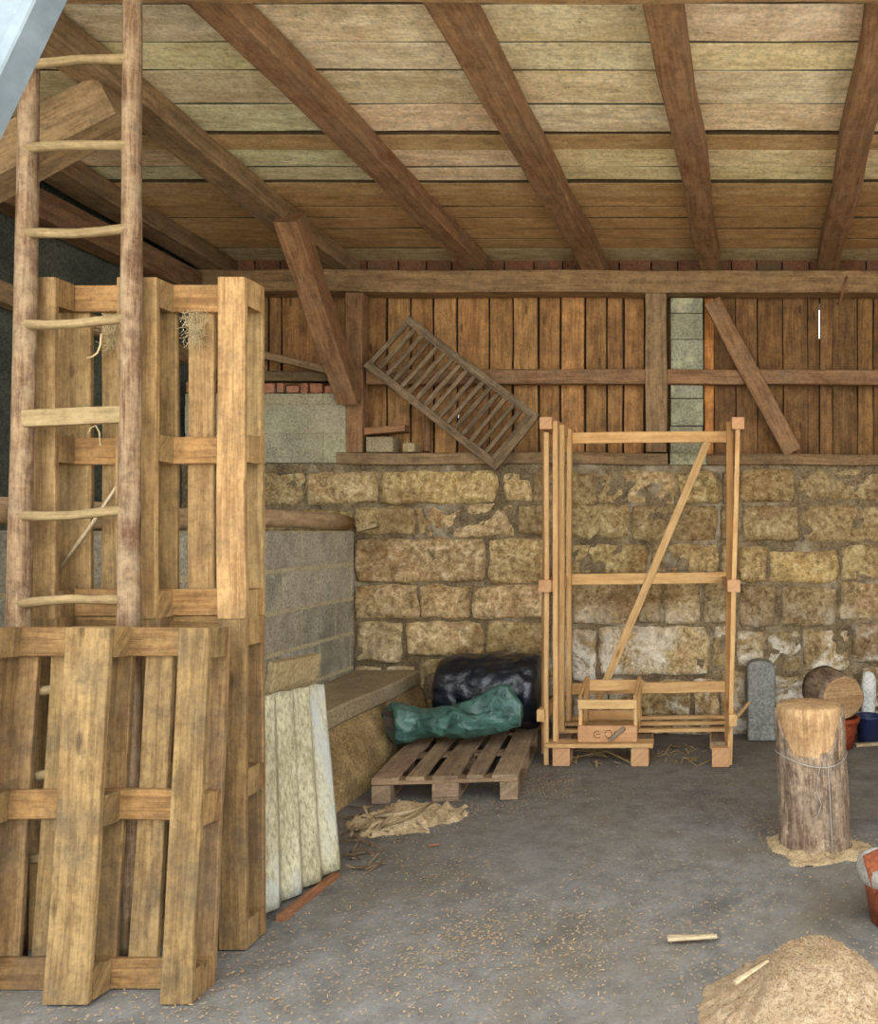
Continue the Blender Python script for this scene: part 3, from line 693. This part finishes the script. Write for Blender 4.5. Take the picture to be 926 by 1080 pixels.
m = MB(); m.loft([tarp_ring(.02, .86), tarp_ring(.1, .8), tarp_ring(.22, .7), tarp_ring(.34, .5)], smooth=True, caps=(False, True)); m.build('tarp_lining', 'tarp_in', tp)

# ------------------------------------------------------------------ firewood rack on its pallet base
bp = thing('pallet_base', 'low pallet base with fresh end grain blocks under the lath rack', 'pallet', (-.5, 5.8, 0))
for px, Y in ((592, 5.52), (674.5, 5.52), (760, 5.50), (600, 5.95), (680, 5.95), (757, 5.95)):
    m = MB(); c = P(px, 700, Y); m.box((c.x, c.y+.06, .062), (.112, .14, .122), axis=1, wob=.002, ch=.006, tint=rt(.08)); m.build('block', 'rack_red', bp)
m = MB(); m.beam((-1.07, 5.56, .137), (-.375, 5.56, .137), .14, .026, wob=.003, tint=(.95, .95, .95)); m.build('deck_board', 'rack', bp)
for Y, k in ((5.78, .9), (5.98, 1.), (6.17, 1.)):
    m = MB(); m.beam((-1.06, Y, .165), (.13, Y, .175), .05, .024, wob=.004, tint=(k, k, k)); m.build('deck_board', 'rack', bp)
for px in (600, 680, 757):
    m = MB(); x = P(px, 0, 5.85).x; m.beam((x, 5.55, .137 if px > 700 else .1365), (x, 6.22, .14), .09, .024, wob=.002, tint=(.75, .75, .75))
    if px < 700:
        m.bm.free(); m = MB(); m.beam((x, 5.64, .137), (x, 6.22, .14), .09, .024, wob=.002, tint=(.75, .75, .75))
    m.build('cross_board', 'pallet_grey', bp)
rk = thing('lath_rack', 'tall pale lath frame rack standing by the stone wall with a diagonal brace', 'rack', (-.45, 5.85, .18))
def lath(nm, p0, p1, w, h, up=(0, 1, 0), mat='rack', t=None, **k):
    m = MB(); m.beam(p0, p1, w, h, up, wob=.002, tint=t or rt(.08), **k); return m.build(nm, mat, rk)
lath('front_lath', (-1.072, 5.545, .002), (-1.068, 5.545, 2.16), .030, .022)
for px, Y, zt, zb in ((586.3, 5.57, 2.232, .152), (593, 5.73, 2.23, .18), (600.5, 6.0, 2.235, .19)):
    x = P(px, 0, Y).x; lath('upright', (x, Y, zb), (x, Y, zt), .032, .055)
lath('upright', (-1.10, 5.60, .06), (-1.095, 5.60, 2.16), .025, .02, t=(.6, .55, .5))
for x, z in ((-1.068, 2.215), (-1.072, 1.165), (-1.10, .33)):
    lath('side_rail', (x, 5.5, z), (x+.028, 6.0, z), .078 if z > 1 else .05, .076, (0, 0, 1), 'rack_red' if z > 1 else 'rack', t=(1, 1, 1))
xr = lambda z: .120+.053*z/2.2
lath('front_lath', (xr(0), 5.535, .004), (xr(2.18), 5.535, 2.18), .030, .022)
lath('upright', (.115, 5.62, .10), (.125, 5.62, 2.235), .045, .06, t=(.62, .52, .42))
for dx, z in ((.174, 2.217), (.147, 1.165), (.14, .30)):
    lath('side_rail', (dx, 5.5, z), (dx-.03, 6.0, z), .078 if z > 1 else .05, .076, (0, 0, 1), 'rack_red' if z > 1 else 'rack', t=(1, 1, 1))
YB2 = 6.045
for ya, yb in ((455.5, 467), (604, 616), (720, 731)):
    lath('back_rail', P(600, (ya+yb)/2+1, YB2), P(768.5, (ya+yb)/2-1, YB2), .078, .025)
lath('brace', P(746, 466, YB2-.028), P(630, 741, YB2-.028), .055, .022)
lath('foot_lath', P(835-45, 741, 5.95), P(771, 764, 5.75), .02, .015, (0, 0, 1))
# crate
cr = thing('small_crate', 'small open slatted wooden crate with a stamped mark at the rack foot', 'crate', P(642, 778, 5.6)); cr.matrix_basis = Matrix.Translation((-.67, 5.62, .152)); 
def cp(nm, p0, p1, w, h, up=(0, 1, 0), mat='rack', t=None):
    m = MB(); m.beam(p0, p1, w, h, up, wob=.0015, tint=t or rt(.07)); return m.build(nm, mat, cr)
xa, xb, yf, yk = -.862, -.482, 5.535, 5.78
fb = cp('front_board', (xa, yf, .205), (xb, yf, .205), .105, .022, mat='rack_red', t=(1, .98, .95))
m = MB()
def arc(cx, cz, rx_, rz_, a0, a1, n=14): return [(cx+rx_*math.cos(math.radians(a0+(a1-a0)*i/n)), yf-.0135, cz+rz_*math.sin(math.radians(a0+(a1-a0)*i/n))) for i in range(n+1)]
m.tube(arc(-.735, .203, .024, .022, 60, 310), .0022, 5); m.tube([(-.745, yf-.0135, .203), (-.715, yf-.0135, .206)], .0022, 5)
m.build('stamp', 'mark', fb)
m = MB(); m.tube(arc(-.665, .205, .022, .024, 0, 360, 18), .0022, 5); m.build('stamp', 'mark', fb)
m = MB(); m.tube(arc(-.61, .204, .02, .022, 100, 280), .0022, 5); m.build('stamp', 'mark', fb)
cp('front_slat', (xa, yf, .395), (xb, yf, .395), .06, .02)
for x in (xa+.012, xb-.012):
    cp('corner_post', (x, yf+.02, .154), (x, yf+.02, .425), .024, .022)
    cp('corner_post', (x, yk, .19), (x+.01, yk, .52), .03, .03, t=(.75, .7, .65))
    cp('side_rail', (x, yf, .44), (x+.008, yk+.02, .52), .022, .03, (0, 0, 1), t=(.8, .75, .7))
    cp('side_rail', (x, yf+.03, .195), (x, yk-.02, .215), .02, .05, (0, 0, 1), t=(.85, .8, .75))
cp('back_slat', (xa-.0, yk+.026, .47), (xb+.02, yk+.026, .47), .075, .02)
cp('back_slat', (xa, yk+.026, .27), (xb+.01, yk+.026, .27), .06, .02, t=(.9, .85, .8))
cp('stick', (-.66, yf-.024, .165), (-.56, yf-.024, .25), .028, .012, (0, 1, 0), mat='pallet_grey')

# ------------------------------------------------------------------ right hand side
def lathe(mb, prof, c, seg=36, ax=None, rough=0, tilt=None, smooth=True):
    rings = []
    for r, z in prof:
        rings.append([Vector((math.cos(q)*r*(1+rough*noise.noise((math.cos(q)*2, math.sin(q)*2, z*5))), math.sin(q)*r*(1+rough*noise.noise((math.cos(q)*2, math.sin(q)*2, z*5))), z)) for q in [2*math.pi*k/seg for k in range(seg)]])
    R = tilt or Matrix.Identity(4)
    mb.loft([[Vector(c)+(R @ p) for p in r] for r in rings], smooth=smooth)
lg = thing('chopping_log', 'tall bark covered chopping log with a wire round it on the floor', 'log', (.51, 4.17, 0))
def logpt(q, z, r):
    return Vector((.51-.05*z+math.cos(q)*r, 4.17+math.sin(q)*r, z))
m = MB(); seg = 56; rings = []
for i in range(15):
    z = .668*i/14; rings.append([logpt(2*math.pi*k/seg, z+(.012*noise.noise((k*.2, 0, 0)) if i == 14 else 0), .158+.006*noise.noise((math.cos(2*math.pi*k/seg)*3, math.sin(2*math.pi*k/seg)*3, z*3))) for k in range(seg)])
rings.append([logpt(2*math.pi*k/seg, .678+.008*noise.noise((k, 1, 1)), .135) for k in range(seg)]); rings.append([logpt(2*math.pi*k/seg, .682, .05) for k in range(seg)])
m.loft(rings, smooth=True); m.build('trunk_wood', 'logwood', lg)
m = MB(); rings = []
def barktop(q):
    a = ((q-math.radians(262)+math.pi) % (2*math.pi))-math.pi      # front of the log
    return .655-.20*math.exp(-(a/.95)**4)+.035*noise.noise((math.cos(q)*2.5, math.sin(q)*2.5, 7))
seg = 90
for i in range(34):
    t = i/33; ring = []
    for k in range(seg):
        q = 2*math.pi*k/seg; z = barktop(q)*t
        n = noise.ridged_multi_fractal((math.cos(q)*4.5, math.sin(q)*4.5, z*2.4), .9, 2.1, 5, 1, 2)*.009-.006
        n += .012*math.exp(-z/.05)
        ring.append(logpt(q, z, .164+n-(.004 if i == 33 else 0)))
    rings.append(ring)
rings.append([logpt(2*math.pi*k/seg, barktop(2*math.pi*k/seg)-.003, .155) for k in range(seg)])
m.loft(rings, smooth=True, caps=(True, False)); m.build('bark', 'bark', lg)
m = MB(); m.tube([logpt(2*math.pi*k/40, .43+.02*math.sin(2*math.pi*k/40*2+1), .173) for k in range(41)], .0022, 5)
m.tube([logpt(math.radians(290), z, .176+.002*math.sin(z*30)) for z in (.43, .35, .27, .2, .12, .06, .02)], .0022, 5)
m.tube([logpt(math.radians(q), z, .177) for q, z in ((278, .43), (272, .36), (270, .3), (276, .24), (270, .19), (262, .17))], .0015, 5); m.build('wire', 'wire', lg)

m = MB(); pr = [(.0, 0), (.0, .54), (.12, .57), (.5, .58), (.85, .565), (1, .53), (1, 0)]
front = [Vector((.265+.2*a, 6.17+.03*z, z)) for a, z in pr]; backp = [p+Vector((0, .14, 0)) for p in front]
m.loft([[p+Vector((0, .012, 0))*0 for p in front], [p+Vector((0, .07, 0)) for p in front], backp]); bmesh.ops.bevel(m.bm, geom=m.bm.edges[:], offset=.008, segments=1, affect='EDGES')
for v in m.bm.verts: v[m.tc] = (1, 1, 1, 1)
tag(m.build('stone_post', 'greystone'), 'grey round-topped stone slab standing against the wall right of the rack', 'stone')
m = MB(); lathe(m, [(.09, 0), (.125, .17), (.125, .175), (.138, .178), (.142, .215), (.12, .217), (.115, .16), (.02, .15)], (.905, 6.0, 0))
tag(m.build('clay_pot', 'terracotta_dark'), 'dark red clay pot behind the chopping log, holding a log chunk', 'pot')
ch = thing('log_chunk', 'short cut log chunk lying on the clay pot behind the chopping log', 'log', (.9, 6.0, .22))
ax0, ax1 = Vector((.905, 5.86, .372)), Vector((.80, 6.19, .39)); dd = (ax1-ax0).normalized(); sa = dd.cross(Vector((0, 0, 1))).normalized(); sb = sa.cross(dd)
def ring_at(p, r, rg=.06): return [p+(sa*math.cos(q)+sb*math.sin(q))*r*(1+rg*noise.noise((math.cos(q)*1.3, math.sin(q)*1.3, 4))) for q in [2*math.pi*k/40 for k in range(40)]]
m = MB(); m.loft([ring_at(ax0.lerp(ax1, t), .154) for t in (0, .2, .5, .8, 1)], smooth=True); m.build('bark', 'bark', ch)
m = MB(); m.loft([ring_at(ax0+dd*.01, .150), ring_at(ax0-dd*.004, .149), ring_at(ax0-dd*.010, .142)]); m.build('cut_face', 'logwood', ch)
bk_ = thing('blue_bucket', 'dark blue bucket on the floor by the wall at right edge', 'bucket', (1.135, 6.16, 0))
m = MB(); lathe(m, [(.075, 0), (.098, .18), (.104, .182), (.104, .195), (.094, .195), (.09, .17), (.07, .02)], (1.135, 6.14, 0)); m.build('pail', 'bluebucket', bk_)
m = MB(); m.tube([(1.135+.1*math.cos(t), 6.14-.1*abs(math.sin(t))*.6, .19-.06*math.sin(t)) for t in [math.pi*i/12 for i in range(13)]], .003, 6); m.build('handle', 'wire', bk_)
m = MB(); m.tube([(1.155, 6.30, 0), (1.158, 6.30, .15), (1.16, 6.30, .3), (1.165, 6.305, .42), (1.165, 6.31, .465), (1.165, 6.31, .48)], [.04, .05, .056, .054, .04, .015], 14, rough=.15)
tag(m.build('white_stone', 'whitestone'), 'whitewashed upright stone standing behind the blue bucket', 'stone')
m = MB(); m.beam((1.02, 6.03, .012), (1.32, 6.08, .012), .05, .02, wob=.006, ch=.004, tint=(1, 1, 1)); tag(m.build('pale_batten', 'chip'), 'pale thin strip lying on the floor before the blue bucket', 'strip')

# pot at the right edge
fp = thing('flower_pot', 'terracotta flower pot cut off by the right edge of the picture', 'pot', (.735, 3.33, 0))
m = MB(); lathe(m, [(.11, 0), (.145, .19), (.145, .195), (.13, .195), (.12, .16), (.02, .15)], (.735, 3.33, 0)); m.build('pot_body', 'terracotta', fp)
m = MB(); lathe(m, [(.147, .165), (.162, .17), (.166, .20), (.162, .232), (.148, .236), (.14, .20)], (.735, 3.33, 0)); m.build('pot_rim', 'greyrim', fp)
m = MB(); m.beam((.66, 3.24, .17), (.60, 3.23, .30), .11, .02, (0, 1, 0), n=3, wob=.004, taper=.6); tag(m.build('clay_shard', 'terracotta'), 'broken orange clay shard standing in the flower pot at right edge', 'shard')

# ------------------------------------------------------------------ sawdust, chips, sticks
def heap(name, label, c, rx_, ry_, h, mat, n=110, pw=1.5, seed=0, rough=.02, fl=900, ragged=.13):
    m = MB(); m.tint = (1, 1, 1); G = []
    def hz(x, y):
        r = math.hypot(x/rx_, y/ry_)*(1+ragged*noise.fractal((x*5+seed, y*5, 0), .8, 2, 4))
        k = max(0, 1-r); e = k**pw*h if pw != 0 else 0
        e = h*(1-math.cos(min(k*1.15, 1)*math.pi))/2 if pw == 0 else e
        return e+min(k*6, 1)*(rough*noise.fractal((x*14, y*14, seed), .9, 2, 5)), k
    for j in range(n+1):
        row = []
        for i in range(n+1):
            x, y = (2*i/n-1)*rx_*1.1, (2*j/n-1)*ry_*1.1; e, k = hz(x, y)
            row.append(m.v((c[0]+x, c[1]+y, max(e, -.02) if k > 0 else -.012)))
        G.append(row)
    for j in range(n):
        for i in range(n): m.f([G[j][i], G[j][i+1], G[j+1][i+1], G[j+1][i]], smooth=True)
    for _ in range(fl):
        x, y = random.gauss(0, .42)*rx_, random.gauss(0, .42)*ry_; e, k = hz(x, y)
        e = max(e, 0) if k > 0 else 0
        flake(m, Vector((c[0]+x, c[1]+y, e+.002)))
    o = m.build(name, mat); return tag(o, label, 'sawdust', kind='stuff')
def flake(m, p, s=1.):
    t = random.uniform(.8, 1.3); m.tint = (t, t*random.uniform(.92, 1), t*random.uniform(.8, .98))
    l, w = random.uniform(.002, .006)*s, random.uniform(.001, .0025)*s; a = random.uniform(0, 6.28); tl = random.uniform(-.4, .4)
    u = Vector((math.cos(a), math.sin(a), tl))*l; q = Vector((-math.sin(a), math.cos(a), random.uniform(-.3, .3)))*w; z = Vector((0, 0, .0012))
    b = [p-u-q, p+u-q, p+u*.8+q, p-u+q]; B = [m.v(x) for x in b]; T = [m.v(x+z) for x in b]
    m.f(T); m.f(B[::-1])
    for k in range(4): m.f([B[k], B[(k+1) % 4], T[(k+1) % 4], T[k]])
heap('sawdust_pile', 'big pale sawdust pile on the floor at bottom right corner', (.33, 2.66), .36, .40, .215, 'sawdust', n=150, pw=0, seed=3, rough=.010, fl=2600)
heap('sawdust_heap', 'small low heap of sawdust and shavings before the flat pallet', (-1.60, 4.5), .27, .24, .085, 'sawdust_dark', n=110, pw=1, seed=8, rough=.03, fl=1500, ragged=.4)
heap('sawdust_ring', 'sawdust scattered round the foot of the chopping log', (.52, 4.12), .245, .225, .022, 'sawdust_dark', n=90, pw=1, seed=5, rough=.012, fl=900, ragged=.3)
m = MB(); rnd = random.Random(5)
def scatter(px0, px1, py0, py1, n, s=1.):
    for _ in range(n):
        px, py = random.uniform(px0, px1), random.triangular(py0, py1, (py0+py1)/2); Y = H*F/(py-CY)
        flake(m, Vector(((px-CX)*Y/F, Y, .003)), s)
scatter(230, 640, 930, 1085, 1000, 1.1); scatter(430, 760, 900, 1090, 500); scatter(600, 926, 860, 1010, 260)
scatter(280, 520, 850, 960, 420); scatter(560, 900, 800, 880, 260); scatter(20, 300, 1030, 1100, 250, 1.1); scatter(400, 580, 840, 870, 200)
scatter(545, 605, 800, 850, 500, .9); scatter(400, 560, 838, 862, 250, .9); scatter(470, 530, 960, 1010, 160); scatter(770, 840, 850, 890, 140)
tag(m.build('floor_shavings', 'sawdust'), 'pale wood shavings scattered thinly over the concrete floor', 'shavings', kind='stuff')
def fl_pt(px, py, z=0.012):
    Y = (H-z)*F/(py-CY); return P(px, py, Y)
def stick(label, pts, r, mat='chip', name='wood_stick', cat='stick', grp=None):
    m = MB(); m.tube(pts, r, 6, rough=.2); tag(m.build(name, mat), label, cat, grp)
SG = 'sticks on the small sawdust heap'
stick('pale split stick pointing left across the small sawdust heap', [fl_pt(396, 861, .05), fl_pt(425, 858, .065), fl_pt(452, 850, .075)], [.011, .013, .006], grp=SG)
stick('long thin stick lying across the top of the small sawdust heap', [fl_pt(402, 873, .045), fl_pt(430, 862, .085), fl_pt(457, 846, .085)], [.006, .007, .005], 'rung', grp=SG)
stick('short pale sliver on the front slope of the small sawdust heap', [fl_pt(440, 868, .06), fl_pt(452, 875, .045)], [.006, .004], grp=SG)
stick('small white stub standing left of the small sawdust heap', [fl_pt(388, 861, .01), fl_pt(384, 850, .05)], [.009, .007], grp=SG)
stick('reddish sliver on the floor at the front of the small sawdust heap', [fl_pt(452, 892, .012), fl_pt(464, 890, .014)], [.006, .005], 'darklath', grp=SG)
m = MB(); pts = [(704, 990, .016), (722, 991.5, .03), (740, 990, .03), (755, 988.5, .02)]
m.beam(fl_pt(704, 991), fl_pt(756, 989), .034, .014, n=6, wob=.006, ch=.003, taper=.75); tag(m.build('wood_chip', 'chip'), 'pale split wood chip lying alone on the concrete floor', 'chip')
m = MB(); m.beam(P(774, 1037, 2.52)+Vector((0, 0, .0)), P(810, 1014, 2.60), .022, .010, n=4, wob=.003, taper=.5); tag(m.build('wood_sliver', 'chip'), 'white wood sliver lying on the side of the big sawdust pile', 'chip')
stick('thin twig under the pallet base among shavings', [fl_pt(600, 800, .012), fl_pt(640, 792, .02), fl_pt(668, 806, .012)], [.006, .007, .006], 'rung')
def scraps(label, x0, x1, y0, y1, n, mat):
    m = MB()
    for _ in range(n):
        p = fl_pt(random.uniform(x0, x1), random.uniform(y0, y1), random.uniform(.006, .02)); a = random.uniform(0, 6.28); l = random.uniform(.015, .06)
        d = Vector((math.cos(a)*l, math.sin(a)*l, random.uniform(-.004, .02))); t = random.uniform(.6, 1.3)
        m.beam(p-d, p+d, random.uniform(.004, .014), random.uniform(.003, .008), n=2, wob=.001, ch=.001, tint=(t, t, t))
    tag(m.build('wood_scraps', mat), label, 'scraps', kind='stuff')
scraps('loose wood scraps and twigs littered under the lath rack base', 595, 745, 784, 806, 70, 'rung')
scraps('wood scraps and dirt beside the right foot of the corrugated sheet', 366, 400, 850, 915, 45, 'hay')
m = MB(); m.beam(P(379, 559, 6.345), P(399, 553, 6.355), .09, .03, wob=.006, n=3)
for v in m.bm.verts: v.co.z += .0
tag(m.build('stone_flake', 'slab'), 'thin pale stone flake wedged at the end of the timber pole', 'stone')

# ------------------------------------------------------------------ light, camera
W = bpy.data.worlds.new('World'); bpy.context.scene.world = W; W.use_nodes = True
nt = W.node_tree; nt.nodes.clear(); o = nt.nodes.new('ShaderNodeOutputWorld'); b = nt.nodes.new('ShaderNodeBackground')
b.inputs[0].default_value = (.93, .98, 1.0, 1); b.inputs[1].default_value = 2.6; nt.links.new(b.outputs[0], o.inputs[0])
sd = bpy.data.lights.new('sun', 'SUN'); sd.energy = 6.0; sd.angle = math.radians(3); sd.color = (1, .95, .86)
so = bpy.data.objects.new('sun', sd); C.objects.link(so); so.rotation_euler = (math.radians(-32), math.radians(14), 0); so.location = (0, -3, 8)
cd = bpy.data.cameras.new('camera'); co = bpy.data.objects.new('camera', cd); C.objects.link(co)
co.location = (0, 0, H); co.rotation_euler = (math.radians(90), 0, 0)
cd.sensor_fit = 'HORIZONTAL'; cd.sensor_width = 36; cd.lens = F/926*36
cd.shift_x = -(CX-463)/926; cd.shift_y = (CY-540)/926; cd.clip_start = .05
sc = bpy.context.scene; sc.camera = co
sc.view_settings.view_transform = 'Standard'; sc.view_settings.look = 'None'; sc.view_settings.gamma = 1; sc.view_settings.exposure = 0.95
sc.view_settings.use_curve_mapping = False
sc.cycles.max_bounces = 10; sc.cycles.diffuse_bounces = 6
